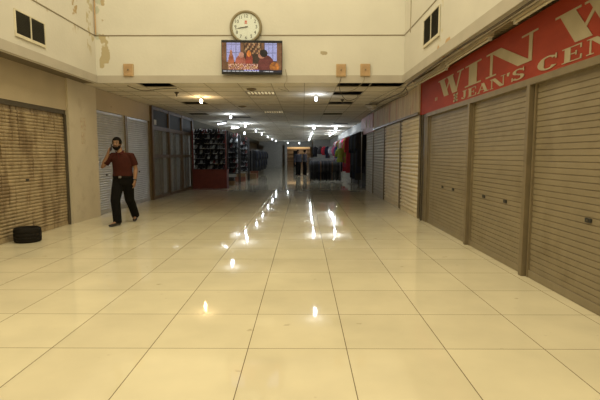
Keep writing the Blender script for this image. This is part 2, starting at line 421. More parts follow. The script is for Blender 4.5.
shutter('taupe roller shutter at far left end beneath the red sign', XR, 7.0, 9.2, 2.13, -1, M['brown_sh'], M['post'], (8.29, 7.7), rounded=False, group=g, pitch=.061, gd=.02, gw=.015)
shutter('middle one of the three taupe shutters beneath the red sign', XR, 5.19, 6.86, 2.13, -1, M['brown_sh'], M['post'], (6.39, 5.71), rounded=False, group=g, pitch=.061, gd=.02, gw=.015)
shutter('nearest and widest taupe shutter, cut off by right edge of photo', XR, 2.8, 5.05, 2.13, -1, M['brown_sh'], M['post'], (4.03, 3.4), rounded=False, group=g, pitch=.061, gd=.02, gw=.015)
for y, l in ((6.93, 'brown steel post between first and second shutters under red sign'), (5.12, 'brown steel post left of the nearest taupe shutter')):
    tag(MB().box(2.47, 2.54, y-.036, y+.036, 0, 2.13, bev=.006).build('steel_post', M['post']), l, 'post')
tag(MB().box(2.47, 2.60, 2.75, 9.265, 2.13, 2.2).build('shutter_header', M['post']), 'long brown header beam under the red sign', 'beam')
tag(MB().tube([(2.47, 9.5, 0), (2.47, 9.5, 2.19)], .02).build('drain_pipe', M['darkpost']), 'thin dark pipe running up the pier left of the red sign', 'pipe')
g = 'cream shutters past the red sign'
for (y0, y1, mt, l) in ((9.82, 11.58, 'cream_sh', 'cream roller shutter nearest the pier by the red sign'),
                        (11.76, 13.86, 'cream_sh', 'second cream roller shutter beyond the red sign, under stained board'),
                        (14.05, 16.05, 'grey_dull', 'dull grey shutter under far end of the stained board'),
                        (16.25, 17.9, 'grey_dull', 'dull grey shutter under the faded pink sign')):
    shutter(l, 2.5, y0, y1, 2.22, -1, M[mt], M['post'], group=g, pitch=.092, gd=.02, gw=.016, deep=2)
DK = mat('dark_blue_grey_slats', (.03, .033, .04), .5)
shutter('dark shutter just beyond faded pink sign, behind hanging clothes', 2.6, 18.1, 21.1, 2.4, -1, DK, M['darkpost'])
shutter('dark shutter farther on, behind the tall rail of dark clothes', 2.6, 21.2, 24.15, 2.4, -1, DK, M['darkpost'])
shutter('distant pale shutter closing the left side of corridor end', -3.3, 49.2, 51.2, 2.45, 1, M['farwall'], M['farwall']).rotation_euler = (0, 0, -PI/2)
bpy.context.view_layer.update()

# ------------------------------------------------------------ signs
def glyph(ch):
    """list of polygons in a unit-height box and the advance width; slab-serif wide face"""
    T, t, s = .30, .07, .06
    P = []
    def q(*p): P.append(list(p))
    def ser(x0, x1, y): q((x0, y), (x1, y), (x1, y+s), (x0, y+s))
    def ln(x0, y0, x1, y1, w): q((x0, y0), (x0+w, y0), (x1+w, y1), (x1, y1))
    def arc(cx, cy, rx, ry, a0, a1, tk, n=14):
        for i in range(n):
            u0, u1 = a0+(a1-a0)*i/n, a0+(a1-a0)*(i+1)/n
            def pt(u, ins):
                k = tk*abs(math.cos(u))*.9+.07
                return (cx+(rx-ins*k)*math.cos(u), cy+(ry-ins*.10)*math.sin(u))
            q(pt(u0, 0), pt(u1, 0), pt(u1, 1), pt(u0, 1))
    if ch == 'I':
        q((.15, 0), (.15+T, 0), (.15+T, 1), (.15, 1)); ser(0, .6, 0); ser(0, .6, 1-s); return P, .6
    if ch == 'N':
        ln(.12, 0, .12, 1, t); ln(.85, 0, .12, 1, T); ln(1.08, 0, 1.08, 1, t); ser(0, .3, 0); ser(0, .35, 1-s); ser(.92, 1.25, 1-s); return P, 1.25
    if ch == 'W':
        ln(.42, 0, .08, 1, T); ln(.42, 0, .80, 1, t); ln(.95, 0, .62, 1, T); ln(1.12, 0, 1.38, 1, t)
        ser(0, .5, 1-s); ser(.56, .98, 1-s); ser(1.22, 1.56, 1-s); return P, 1.56
    if ch == 'J':
        q((.35, .25), (.6, .25), (.6, 1), (.35, 1)); ser(.22, .74, 1-s); arc(.34, .25, .26, .25, -PI, 0, .1, 10); return P, .76
    if ch == 'E':
        q((.12, 0), (.12+T*.9, 0), (.12+T*.9, 1), (.12, 1)); ser(0, .9, 0); ser(0, .88, 1-s); ser(.3, .68, .47)
        q((.82, 0), (.9, 0), (.9, .3), (.84, .3)); q((.82, 1), (.88, 1), (.88, .72), (.82, .72)); q((.62, .36), (.68, .36), (.68, .64), (.62, .64)); return P, .92
    if ch == 'A':
        ln(.10, 0, .50, 1, t); ln(.78, 0, .42, 1, T*.9); ser(0, .32, 0); ser(.66, 1.18, 0); q((.25, .3), (.8, .3), (.8, .37), (.25, .37)); return P, 1.18
    if ch == "'":
        q((.05, .72), (.16, .66), (.24, 1), (.05, 1)); return P, .3
    if ch == 'S':
        arc(.42, .745, .36, .255, PI*.12, PI*1.5, .16, 14); arc(.42, .255, .38, .255, -PI*.9, PI*.5, .16, 14)
        q((.72, .68), (.78, .68), (.78, 1), (.72, 1)); q((.03, 0), (.09, 0), (.09, .33), (.03, .33)); return P, .84
    if ch == 'C':
        arc(.52, .5, .5, .5, PI*.22, PI*1.8, .28, 22); q((.86, .66), (.93, .66), (.93, 1), (.88, 1)); return P, 1.0
    if ch == 'T':
        q((.35, 0), (.35+T*.9, 0), (.35+T*.9, 1), (.35, 1)); ser(.2, .77, 0); ser(0, .97, 1-s); q((0, .7), (.06, .7), (.06, 1), (0, 1)); q((.91, .7), (.97, .7), (.97, 1), (.91, 1)); return P, 1.0
    if ch == 'R':
        q((.12, 0), (.12+T*.9, 0), (.12+T*.9, 1), (.12, 1)); ser(0, .5, 0); ser(0, .6, 1-s); arc(.55, .74, .35, .26, -PI/2, PI/2, .14, 10); ln(.8, 0, .45, .5, .26); ser(.75, 1.15, 0); return P, 1.15
    return P, .4
sign = thing('shop_sign', 'long red shop sign in cream serif lettering above the taupe shutters', 'sign', (0, 0, 0))
SX = 2.47
MB().prism([(SX, 9.70, 2.2), (SX, 2.2, 2.2), (SX, 2.2, CZ), (SX, 9.70, CZ)], (.06, 0, 0)).build('sign_board', M['red_sign'], sign)
MB().box(SX-.012, SX+.01, 9.68, 9.72, 2.2, CZ).build('sign_edge', M['red_sign'], sign)
def put(ch, y, z, h, wd):
    P, adv = glyph(ch); k = wd/adv
    mb = MB()
    for i, p in enumerate(P): mb.prism([(SX-.006-.0002*i, y-px*k, z+py_*h) for px, py_ in p], (.005, 0, 0))
    mb.build('letter', M['letter'], sign)
for ch, y, wd in (('W', 8.48, 1.3), ('I', 7.1, .62), ('N', 6.3, 1.35), ('W', 4.62, 1.3), ('I', 3.2, .5)):
    put(ch, y, 2.385, .31, wd)
y = 7.27
for ch, wd in (('J', .27), ('E', .34), ('A', .42), ('N', .45), ("'", .12), ('S', .33)):
    put(ch, y, 2.225, .125, wd); y -= wd+.03
y = 4.93
for ch, wd in (('C', .40), ('E', .32), ('N', .42), ('T', .32), ('E', .30), ('R', .36)):
    put(ch, y, 2.225, .135, wd); y -= wd+.06
for dy in (0, -.09): MB().box(SX-.006, SX-.001, 8.63+dy, 8.67+dy, 2.37, 2.43).build('quotation_mark', M['letter'], sign)
mb = MB(); mb.box(SX-.006, SX-.001, 7.42, 7.62, 2.23, 2.26).box(SX-.006, SX-.001, 7.44, 7.60, 2.28, 2.31).box(SX-.006, SX-.001, 7.42, 7.62, 2.33, 2.36).box(SX-.006, SX-.001, 7.49, 7.55, 2.23, 2.36)
mb.build('emblem', M['letter'], sign)

bd = thing('fascia_board', 'pinkish-brown stained plywood fascia above the cream shutters', 'board')
MB().box(2.44, 2.49, 9.78, 15.98, 2.27, CZ-.02).build('plywood', M['board'], bd)
MB().box(2.42, 2.46, 9.78, 15.98, 2.22, 2.27).build('bottom_batten', M['post'], bd)
ps = thing('shop_sign', 'faded pink shop sign beyond the stained plywood fascia', 'sign')
MB().box(2.42, 2.49, 16.02, 19.2, 2.18, CZ-.02).build('sign_board', M['pink_sign'], ps)
for y0, z0, w_, h_ in ((16.6, 2.35, .3, .3), (17.5, 2.4, .25, .3)):
    MB().box(2.413, 2.419, y0, y0+w_, z0, z0+h_).build('pale_patch', M['paper'], ps)
for (y0, z0, w_, h_, l) in ((13.4, 2.32, .22, .3, 'small pale paper scrap on the plywood fascia, left one'), (10.5, 2.34, .14, .22, 'small pale paper scrap on plywood fascia, near the red sign')):
    tag(MB().box(2.434, 2.439, y0, y0+w_, z0, z0+h_).build('paper_notice', M['paper']), l, 'paper')
for (y0, y1, z0, z1, l) in ((9.44, 9.66, 1.88, 2.14, 'faded upper paper notice on the left pier'), (9.46, 9.62, 1.6, 1.84, 'faded lower paper notice on the left pier')):
    tag(MB().box(XL+.0305, XL+.034, y0, y1, z0, z1).build('paper_notice', M['paper']), l, 'paper')

# fluorescent battens above the sign (unlit)
for (y0, y1, z, l) in ((9.45, 7.62, 2.775, 'unlit batten lamp at far end above the red sign'), (7.58, 5.78, 2.80, 'unlit batten lamp above the word WIN of red sign'), (5.22, 3.5, 2.81, 'unlit batten lamp nearest, above right part of red sign')):
    ym = (y0+y1)/2; Lh = (y0-y1)/2-.02
    t = thing('batten_lamp', l, 'lamp', (2.32, ym, z), .04 if y0 > 7.6 else 0)
    MB().box(-.035, .035, -Lh, Lh, .02, .085, bev=.004).build('housing', M['batten'], t)
    MB().tube([(-.0, -Lh+.05, 0), (0, Lh-.05, 0)], .014).build('tube', M['tube_off'], t)
    for s in (-1, 1): MB().box(-.018, .018, s*(Lh-.04)-.015, s*(Lh-.04)+.015, -.02, .02).build('lamp_holder', M['gwhite'], t)

# cables
def cable(pts, r, m, label, name='cable', sag=0):
    P = [Vector(p) for p in pts]; out = []
    for i in range(len(P)-1):
        p0 = P[max(i-1, 0)]; p1 = P[i]; p2 = P[i+1]; p3 = P[min(i+2, len(P)-1)]
        for k in range(6):
            t = k/6
            out.append(.5*((2*p1)+(-p0+p2)*t+(2*p0-5*p1+4*p2-p3)*t*t+(-p0+3*p1-3*p2+p3)*t**3))
    out.append(P[-1])
    return tag(MB().tube(out, r, 6).build(name, m, None, True), label, 'cable')
cable([(2.17, 3.0, 2.83), (2.14, 5, 2.80), (2.13, 6.5, 2.82), (2.10, 8.2, 2.79), (2.12, 9.4, 2.78), (2.2, 10.5, 2.76), (2.1, 12.4, 2.8), (2.15, 14.5, 2.83)], .014, M['cable'], 'thick dark cable along the soffit beside right fascia')
cable([(2.22, 3.0, 2.80), (2.2, 5.4, 2.79), (2.19, 7.2, 2.80), (2.17, 9.0, 2.74), (2.0, 10.2, 2.80), (1.85, 11.6, 2.78), (1.9, 13.2, 2.83)], .010, M['wire_l'], 'pale cable sagging under the ceiling right of the fascia corner')
cable([(2.13, 9.6, 2.72), (2.3, 10.3, 2.70), (2.35, 12, 2.78), (2.3, 14.5, 2.80), (2.35, 17, 2.82)], .010, M['cable'], 'dark cable running over the plywood fascia')
cable([(.78, 9.48, 2.95), (.74, 9.44, 2.8), (.80, 9.8, 2.66), (1.0, 10.4, 2.58), (1.25, 10.9, 2.7), (1.35, 11.4, 2.84)], .006, M['cable'], 'thin loop of wire hanging below the left of the paired wall boxes')
cable([(1.25, 9.48, 2.95), (1.2, 9.44, 2.82), (1.0, 9.9, 2.72), (.6, 10.6, 2.8), (.55, 11.2, 2.84)], .006, M['wire_l'], 'thin wire hanging below the right of the paired wall boxes')
cable([(-.36, 9.46, 3.1), (-.33, 9.44, 2.9), (-.38, 9.42, 2.76), (-.30, 9.8, 2.70), (-.55, 10.3, 2.84)], .006, M['wire_l'], 'thin wire dangling from right side of the television')
cable([(-3.75, 9.9, 2.84), (-3.45, 10.0, 2.75), (-3.1, 10.1, 2.80), (-2.8, 10.3, 2.84)], .008, M['cable'], 'wire drooping out of the dark ceiling gap at left')

# ------------------------------------------------------------ things on the atrium wall
def vent(label, x, y0, y1, z0, z1, face):
    t = thing('wall_vent', label, 'vent', (x, (y0+y1)/2, z0)); L = (y1-y0)/2; H = z1-z0
    a = lambda p, q_: (min(face*p, face*q_), max(face*p, face*q_))
    MB().box(*a(.001, .008), -L, L, 0, H).build('backing', M['ventdark'], t)
    mb = MB()
    for (b0, b1, c0, c1) in ((-L-.02, L+.02, -.045, 0), (-L-.02, L+.02, H, H+.018), (-L-.02, -L, 0, H), (L, L+.02, 0, H), (-.012, .012, 0, H)):
        mb.box(*a(.001, .022), b0, b1, c0, c1)
    mb.build('frame', M['ventframe'], t)
    mb = MB(); k = 0
    while .012+k*.022 < H-.012:
        z = .012+k*.022; mb.prism([(face*.008, -L+.002, z), (face*.018, -L+.002, z-.006), (face*.018, -L+.002, z-.004), (face*.008, -L+.002, z+.003)], (0, 2*L-.004, 0)); k += 1
    mb.build('slats', M['ventdark'], t)
    return t
vent('dark louvred double vent high on the left fascia', FX, 6.87, 7.62, 3.15, 3.48, 1)
v = vent('dark louvred double vent high on the right fascia', 2.072, 7.18, 8.0, 3.22, 3.62, -1); v.rotation_euler = (0, 0, math.atan(.22/15.5))
for (x, z, l) in ((-3.55, 3.08, 'small tan wall box left of the television'), (.77, 3.07, 'left one of two tan wall boxes right of the television'), (1.26, 3.075, 'right one of two tan wall boxes by the corner')):
    t = thing('wall_speaker_box', l, 'wall box', (x, FY, z-.12))
    MB().box(-.10, .10, -.06, -.001, 0, .25, bev=.008).build('case', M['boxrim'], t)
    MB().box(-.085, .085, -.066, -.0605, .015, .235).build('front_panel', M['boxwood'], t)
    MB().lathe([(.016, 0), (.016, .012), (.010, .016)], 12, mtx=Matrix.Translation((0, -.066, .13)) @ Matrix.Rotation(PI/2, 4, 'X')).build('knob', M['post'], t)

# clock
ck = thing('wall_clock', 'large round wall clock above the television', 'clock', (-1.15, FY-.001, 3.93))
R90 = Matrix.Rotation(PI/2, 4, 'X')
MB().lathe([(.30, 0), (.322, .01), (.326, .045), (.318, .065), (.290, .07), (.272, .055), (.272, .04)], 56, mtx=R90).build('rim', M['clockrim'], ck, True)
MB().lathe([(.274, .03), (.274, .041)], 48, mtx=R90).build('dial', M['clockface'], ck)
def text_mesh(s, size, m, name, parent, loc, rot=(PI/2, 0, 0)):
    cu = bpy.data.curves.new(name, 'FONT'); cu.body = s; cu.size = size; cu.extrude = .001; cu.align_x = 'CENTER'; cu.align_y = 'CENTER'
    o = bpy.data.objects.new(name+'_tmp', cu); COL.objects.link(o)
    me = bpy.data.meshes.new_from_object(o.evaluated_get(bpy.context.evaluated_depsgraph_get())); bpy.data.objects.remove(o, do_unlink=True)
    me.materials.clear(); me.materials.append(m)
    r = bpy.data.objects.new(name, me); COL.objects.link(r); r.parent = parent; r.location = loc; r.rotation_euler = rot
    return r
for k in range(1, 13):
    a = 2*PI*k/12
    text_mesh(str(k), .09, M['ink'], 'numeral', ck, (.212*math.sin(a), -.0425, .212*math.cos(a)))
mb = MB()
for k in range(60):
    a = 2*PI*k/60; mm = Matrix.Rotation(a, 4, 'Y')
    mb.box(-.0015, .0015, -.0425, -.0415, .254, .266, mm)
mb.build('minute_marks', M['ink'], ck)
def hand(name, ang, ln, wd, yy):
    mm = Matrix.Rotation(ang, 4, 'Y'); mb = MB()
    mb.prism([mm @ Vector(p) for p in [(-wd, yy, -.04), (wd, yy, -.04), (wd*.5, yy, ln), (-wd*.5, yy, ln)]], (0, -.003, 0)); mb.build(name, M['ink'], ck)
hand('hour_hand', 2*PI*8.72/12, .15, .010, -.046); hand('minute_hand', 2*PI*43.2/60, .225, .006, -.051)
MB().lathe([(.012, 0), (.012, .012)], 16, mtx=Matrix.Translation((0, -.045, 0)) @ R90).build('hub', M['ink'], ck)
MB().box(-.022, .022, -.0435, -.0415, .085, .125).box(-.028, .028, -.0435, -.0415, .062, .078).build('dial_emblem', M['redink'], ck)
MB().lathe([(.271, 0), (.271, .002)], 48, mtx=Matrix.Translation((0, -.060, 0)) @ R90).build('glass', M['clock_glass'], ck)

# television
tv = thing('television', 'flat wall television showing a film below the clock', 'television', (-1.03, FY-.10, 2.985))
tv.rotation_euler = (math.radians(4), math.radians(.8), 0)
W_, H_ = 1.22, .66
MB().box(-W_/2, W_/2, -.02, .02, 0, H_, bev=.005).build('case', M['tvblack'], tv)
MB().box(-.25, .25, .02, .075, .2, .5).build('wall_mount', M['black_metal'], tv)
def paint(u, v):
    """film picture: u 0..1 left to right, v 0..1 top to bottom"""
    nz = noise.noise(Vector((u*22, v*14, 3))); n2 = noise.noise(Vector((u*60, v*40, 9)))
    c = [.05, .028, .018]
    if v < .055 or v > .975: return (.01, .01, .01)
    if .0 < u < .10 or .31 < u < .37 or .66 < u < .71 or u > .92: c = [.20+.06*math.sin(u*260), .09, .04]
    if .07 < u < .31 and v < .66:
        g_ = .85 if (abs((u-.07) % .08) > .008 and abs((v-.1) % .26) > .02) else .45
        c = [.48*g_, .46*g_, .75*g_]
    if .71 < u < .92 and v < .62:
        g_ = .85 if (abs((u-.71) % .07) > .008 and abs((v-.1) % .26) > .02) else .45
        c = [.46*g_, .47*g_, .78*g_]
    if .38 < u < .65 and v < .4:
        c = [.10, .045, .025]
        if (int(u*38)+int(v*14)) % 3 == 0: c = [.45, .23, .10]
        if nz > .35: c = [.5, .33, .16]
    def el(cx, cy, rx, ry): return ((u-cx)/rx)**2+((v-cy)/ry)**2 < 1
    if el(.15, .72, .05, .34): c = [.42, .12, .05]
    if el(.15, .38, .022, .10): c = [.5, .2, .1]
    if el(.31, .70, .09, .26): c = [.36, .10, .06]
    if el(.325, .44, .045, .09): c = [.55, .25, .16]
    if el(.455, .62, .06, .25): c = [.30, .05, .03]
    if el(.45, .40, .035, .10): c = [.75, .22, .04]
    if el(.74, .80, .14, .36): c = [.15, .035, .03]
    if el(.665, .45, .06, .10): c = [.45, .19, .11]
    if el(.70, .38, .065, .12): c = [.012, .01, .012]
    if el(.88, .80, .08, .15): c = [.42+.3*nz, .14+.1*nz, .03]
    if v > .72 and .1 < u < .62 and not el(.74, .80, .14, .36):
        c = [.40+.3*nz, .16+.22*nz, .09+.2*n2]
        if n2 > .25: c = [.8, .55, .4]
    if v > .90:
        c = [.02, .02, .035]
        if v < .935 and .36 < u < .62 and int(u*90) % 4: c = [.3, .3, .7]
        if .945 < v < .97 and u < .86 and int(u*70) % 5 and not (.62 < u < .7): c = [.6, .6, .6]
    n3 = noise.noise(Vector((u*9, v*7, 21)))
    return tuple(max(0, x*(1+.45*n2+.5*n3*(c[2] < .3))) for x in c)
def screen():
    nx, ny = 150, 84; x0, x1, z0, z1 = -W_/2+.015, W_/2-.015, .03, H_-.015
    me = bpy.data.meshes.new('screen')
    vs = []; fs = []
    for j in range(ny+1):
        for i in range(nx+1): vs.append((x0+(x1-x0)*i/nx, -.0215, z1-(z1-z0)*j/ny))
    for j in range(ny):
        for i in range(nx): a = j*(nx+1)+i; fs.append((a+nx+1, a+nx+2, a+1, a))
    me.from_pydata(vs, [], fs); at = me.color_attributes.new('picture', 'FLOAT_COLOR', 'CORNER')
    buf = []
    for j in range(ny):
        for i in range(nx):
            c = paint((i+.5)/nx, (j+.5)/ny); buf += [c[0], c[1], c[2], 1]*4
    at.data.foreach_set('color', buf)
    m, t, b = nt('tv_picture'); a = t.nodes.new('ShaderNodeAttribute'); a.attribute_name = 'picture'
    b.inputs['Base Color'].default_value = (.01, .01, .01, 1); b.inputs['Roughness'].default_value = .15
    t.links.new(a.outputs['Color'], b.inputs['Emission Color']); b.inputs['Emission Strength'].default_value = .9
    me.materials.append(m); o = bpy.data.objects.new('screen', me); COL.objects.link(o); o.parent = tv
screen()

# ------------------------------------------------------------ ceiling fittings
def bulb(label, x, y, z=2.75, warm=False, power=14, r=.04, drop=None, group=None):
    t = thing('ceiling_bulb', label, 'lamp', (x, y, z), 0, group)
    m = M['warm_bulb'] if warm else M['cool_bulb']
    MB().lathe([(.016, .055), (.03, .04), (r, .0), (r*.8, -.035), (r*.35, -.055), (.002, -.058)], 16).build('bulb', m, t, True)
    MB().lathe([(.018, .05), (.022, .07), (.022, .095), (.05, .098)], 14).build('socket', M['gwhite'], t)
    if z < 2.7: MB().tube([(0, 0, .095), (0, 0, CZ-z)], .005, 6).build('cord', M['cable'], t)
    point('bulb_light', (x, y, z-.10), power*1.35, (1, .72, .38) if warm else (.80, .90, 1), .022)
    return t
bulb('warm glowing bulb nearest on the corridor ceiling at left', -2.62, 11.9, warm=True, power=8, r=.045)
bulb('white bulb second in the left ceiling row', -2.65, 16.9, power=7)
bulb('white bulb third in left ceiling row, above shoe racks', -2.75, 22.0, power=16)
bulb('white bulb hanging lower on a cord above the shoe racks', -2.72, 21.4, z=2.38, power=7)
bulb('white bulb nearest on corridor ceiling right of the television', .32, 11.5, power=4.5, r=.038)
bulb('bright white bulb above the left end of the central clothes rack', .56, 23.7, power=22, r=.08)
bulb('bright white bulb above the right end of central clothes rack', 1.70, 23.9, power=22, r=.07)
for k, y in enumerate((26.6, 30.4, 35.5, 40.5, 46)):
    bulb(f'small white bulb, {ORD[k+3]} from camera in the left ceiling row', -2.72, y, power=7, r=.042, group='far bulbs of the left ceiling row')
for k, y in enumerate((29.2, 33, 37.5, 42.5)):
    bulb(f'white bulb, {ORD[k]} behind the bright one above the central rail', .57, y, power=10, r=.055, group='far bulbs of the central ceiling row')
for x, l in ((-1.6, 'left one of the distant bulbs above the corridor end'), (-.4, 'right one of the distant bulbs above the corridor end')):
    bulb(l, x, 48, power=8, z=2.62, r=.06)
def tube_lamp(label, x, y0, y1, power, rz=0, group=None, z=2.76):
    t = thing('fluorescent_lamp', label, 'lamp', (x, (y0+y1)/2, z), rz, group); L = (y1-y0)/2
    MB().box(-.035, .035, -L, L, .02, .08).build('housing', M['gwhite'], t)
    MB().tube([(0, -L+.03, 0), (0, L-.03, 0)], .016).build('tube', M['cool_tube'], t)
    for s in (-1, 1): MB().box(-.018, .018, s*(L-.03)-.012, s*(L-.03)+.012, -.02, .02).build('lamp_holder', M['gwhite'], t)
    if power: point('tube_light', (x, (y0+y1)/2, z-.1), power*1.35, (.80, .90, 1), .03)
tube_lamp('lit fluorescent tube above the red-based shoe rack', -3.62, 20.0, 21.2, 3, .5)
tube_lamp('lit fluorescent tube above the middle shoe rack', -3.5, 23.2, 24.4, 9, .5)
for k, y in enumerate((27.5, 30, 32.5)): tube_lamp(('nearest', 'middle', 'farthest')[k]+' of three lit tubes over the coloured hanging clothes', 1.95, y, y+1.5, 16, 0, 'tubes above the right clothes racks')
# recessed grille lamps
for (i, j, l) in ((0, 2, 'slatted recessed ceiling lamp below the television'), (1, 9, 'slatted recessed ceiling lamp farther down the corridor')):
    x0 = -1.37; y0 = FY+.7*j
    t = thing('grille_lamp', l, 'lamp', (x0+.35, y0+.35, CZ))
    MB().box(-.34, .34, -.34, .34, .025, .10).build('diffuser', M['grille_lit'], t)
    mb = MB()
    for k in range(9): mb.box(-.33+k*.0825-.008, -.33+k*.0825+.008, -.33, .33, 0, .024)
    mb.box(-.345, .345, -.345, -.325, -.002, .06).box(-.345, .345, .325, .345, -.002, .06)
    mb.build('louvre', M['grille_slat'], t)
for a, (x, y, rz) in enumerate(((1.95, 13.4, .1), (2.12, 14.2, -.1))):
    t = thing('slanting_lamp', ('nearer' if a == 0 else 'farther')+' of two slanting unlit lamps above the stained plywood', 'lamp', (x, y, 2.76), rz)
    t.rotation_euler = (.12, 0, rz)
    MB().box(-.08, .08, -.4, .4, 0, .05, bev=.004).build('housing', M['batten'], t); MB().tube([(.0, -.36, -.02), (0, .36, -.02)], .016).build('tube', M['tube_off'], t)
for (x, y, l, r) in ((-1.16, 10.45, 'flat dark disc detector on ceiling just before slatted lamp', .11), (-3.0, 11.0, 'small dark detector on the ceiling left of the warm bulb', .05), (-1.85, 14.1, 'cone-shaped detector on the ceiling beyond the slatted lamp', .12), (1.05, 12.4, 'small dark detector between the two missing ceiling panels', .05)):
    tag(MB().lathe([(r, -.001), (r, -.02), (r*.5, -.04), (r*.15, -.10 if r < .1 else -.05)], 20, (x, y, CZ)).build('ceiling_detector', M['post'] if r > .1 else M['cable']), l, 'detector')

# ------------------------------------------------------------ glazed wooden shopfront on the left
gf = thing('wooden_shopfront', 'dark glazed wooden shopfront between silver shutter and shoe racks', 'shopfront', (XL, 16.4, 0))
for y in (13.92, 15.65, 17.3, 18.95): MB().box(-.06, .06, y-16.4-.06, y-16.4+.06, 0, CZ).build('post', M['wood'], gf)
for z, hh in ((1.33, .05), (2.2, .06), (.04, .05), (2.8, .05)): MB().box(-.045, .045, -2.42, 2.49, z-hh, z+hh).build('rail', M['wood'], gf)
for y0, y1 in ((13.98, 15.59), (15.71, 17.24), (17.36, 18.89)):
    MB().box(-.02, .0, y0-16.4, y1-16.4, 2.26, 2.75).build('transom_panel', M['darkpanel'], gf)
    MB().box(-.006, .0, y0-16.4, y1-16.4, .09, 1.28).build('glass_pane', M['glass'], gf)
    MB().box(-.006, .0, y0-16.4, y1-16.4, 1.38, 2.14).build('glass_pane', M['glass'], gf)
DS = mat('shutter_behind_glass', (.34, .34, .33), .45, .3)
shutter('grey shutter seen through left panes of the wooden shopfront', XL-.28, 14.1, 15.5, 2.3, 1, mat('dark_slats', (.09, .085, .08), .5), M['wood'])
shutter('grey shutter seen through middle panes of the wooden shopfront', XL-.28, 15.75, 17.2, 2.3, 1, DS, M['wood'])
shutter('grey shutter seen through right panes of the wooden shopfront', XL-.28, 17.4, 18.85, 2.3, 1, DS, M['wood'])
tag(MB().box(XL+.061, XL+.066, 14.0, 14.16, 2.25, 2.42).build('paper_notice', M['paper']) if False else MB().box(XL+.001, XL+.006, 14.2, 14.42, 2.3, 2.46).build('paper_notice', mat('white_paper', (.7, .7, .68), .8)), 'small white paper on the dark transom panel of the shopfront', 'paper')

# ------------------------------------------------------------ shoes and shoe racks
def shoe_mesh(upper, sole):
    mb = MB()
    secs = [(-.13, .030, .085), (-.10, .036, .095), (-.04, .036, .085), (.02, .040, .062), (.08, .046, .05), (.12, .036, .04), (.14, .012, .03)]
    rings = []
    for y, hw, h in secs:
        rings.append([mb.b.verts.new((hw*a, y, .012+(h-.012)*b_)) for a, b_ in ((-1, 0), (-1, .45), (-.6, .9), (0, 1), (.6, .9), (1, .45), (1, 0))])
    for a, c in zip(rings, rings[1:]):
        for k in range(6): mb.b.faces.new([a[k], a[k+1], c[k+1], c[k]])
    mb.b.faces.new(rings[0]); mb.b.faces.new(rings[-1][::-1])
    nf = len(mb.b.faces)
    a = [mb.b.verts.new((s[1]*1.08, s[0]*1.03, 0)) for s in secs]+[mb.b.verts.new((-s[1]*1.08, s[0]*1.03, 0)) for s in secs[::-1]]
    c = [mb.b.verts.new((v.co.x, v.co.y, .018)) for v in a]
    mb.b.faces.new(a); mb.b.faces.new(c)
    for i in range(len(a)): mb.b.faces.new([a[i], a[(i+1) % len(a)], c[(i+1) % len(a)], c[i]])
    mb.b.faces.ensure_lookup_table()
    for i, f in enumerate(mb.b.faces): f.material_index = 0 if i < nf else 1
    o = mb.build('shoe', [upper, sole], None, False); return o
SH = {}
for nme, cu_, cs in (('black', (.02, .02, .024), (.5, .51, .53)), ('all-black', (.012, .012, .012), (.02, .02, .02)), ('grey', (.16, .17, .18), (.5, .5, .5)), ('white', (.33, .35, .37), (.45, .45, .45)), ('maroon', (.12, .015, .015), (.3, .3, .3))):
    SH[nme] = mat('shoe_'+nme.replace('-', '_')+'_upper', cu_, .4), mat('shoe_'+nme.replace('-', '_')+'_sole', cs, .5)
protos = {k: shoe_mesh(*v) for k, v in SH.items()}
used = set()
def place_shoe(kind, x, y, z, rz, label, group):
    o = protos[kind] if kind not in used else protos[kind].copy()
    if kind in used: COL.objects.link(o)
    used.add(kind)
    o.location = (x, y, z+.001); o.rotation_euler = (-.5, 0, rz); o.scale = (1.1, 1, 1.25); tag(o, label, 'shoe', group)
ROWN = ['bottom', 'second lowest', 'third lowest', 'fourth lowest', 'fifth lowest', 'sixth lowest', 'seventh lowest', 'top']
def shoe_rack(name, label, x0, x1, y, zb, zt, rows, per, base=None):
    t = thing('shoe_rack', label, 'rack', ((x0+x1)/2, y, 0)); hw = (x1-x0)/2
    if base:
        MB().box(-hw, hw, 0, .5, 0, zb-.08, bev=.006).build('counter', M['redbox'], t)
        MB().box(-hw-.02, hw+.02, -.02, .52, zb-.08, zb-.04).build('counter_top', M['redbox'], t)
        MB().box(hw-.05, hw, -.0, .05, zb-.04, zt+.1).build('side_post', M['redbox'], t)
        MB().box(-hw, -hw+.05, -.0, .05, zb-.04, zt+.1).build('side_post', M['redbox'], t)
    else:
        for s in (-1, 1):
            MB().box(s*hw-.02, s*hw+.02, .0, .05, 0, zt+.1).build('side_post', M['black_metal'], t)
            MB().box(s*hw-.02, s*hw+.02, .42, .47, 0, zt+.1).build('side_post', M['black_metal'], t)
    MB().box(-hw, hw, .46, .49, zb-.05, zt+.12).build('back_panel', M['plenum'], t)
    for r in range(rows):
        z = zb+(zt-zb)*r/(rows-1)
        MB().box(-hw+.05, hw-.05, -.155, .155, -.02, 0, Matrix.Translation((0, .20, z+.036)) @ Matrix.Rotation(.5, 4, 'X')).build('shelf', M['black_metal'], t)
        for k in range(per):
            kind = random.choice(['black', 'all-black', 'all-black', 'grey', 'white', 'maroon', 'black'])
            x = x0+.12+(x1-x0-.24)*k/(per-1)
            rz = random.choice([PI-.14, PI+.14, PI])
            place_shoe(kind, x, y+.20, z+.045, rz, f'{kind} shoe, {ORD[k]} from left on {ROWN[r] if r<rows-1 else "top"} shelf of {name}', f'shoes on {name}')
shoe_rack('the red-based rack', 'tall shoe rack standing on a red counter by the wooden shopfront', -4.52, -3.12, 18.65, .82, 2.25, 8, 12, True)
shoe_rack('the middle rack', 'black shoe rack just behind the red-based one', -4.15, -2.98, 21.2, .55, 2.2, 8, 9)
shoe_rack('the farthest rack', 'farthest black shoe rack near the dark hanging clothes', -4.15, -2.90, 24.2, .55, 2.15, 8, 9)
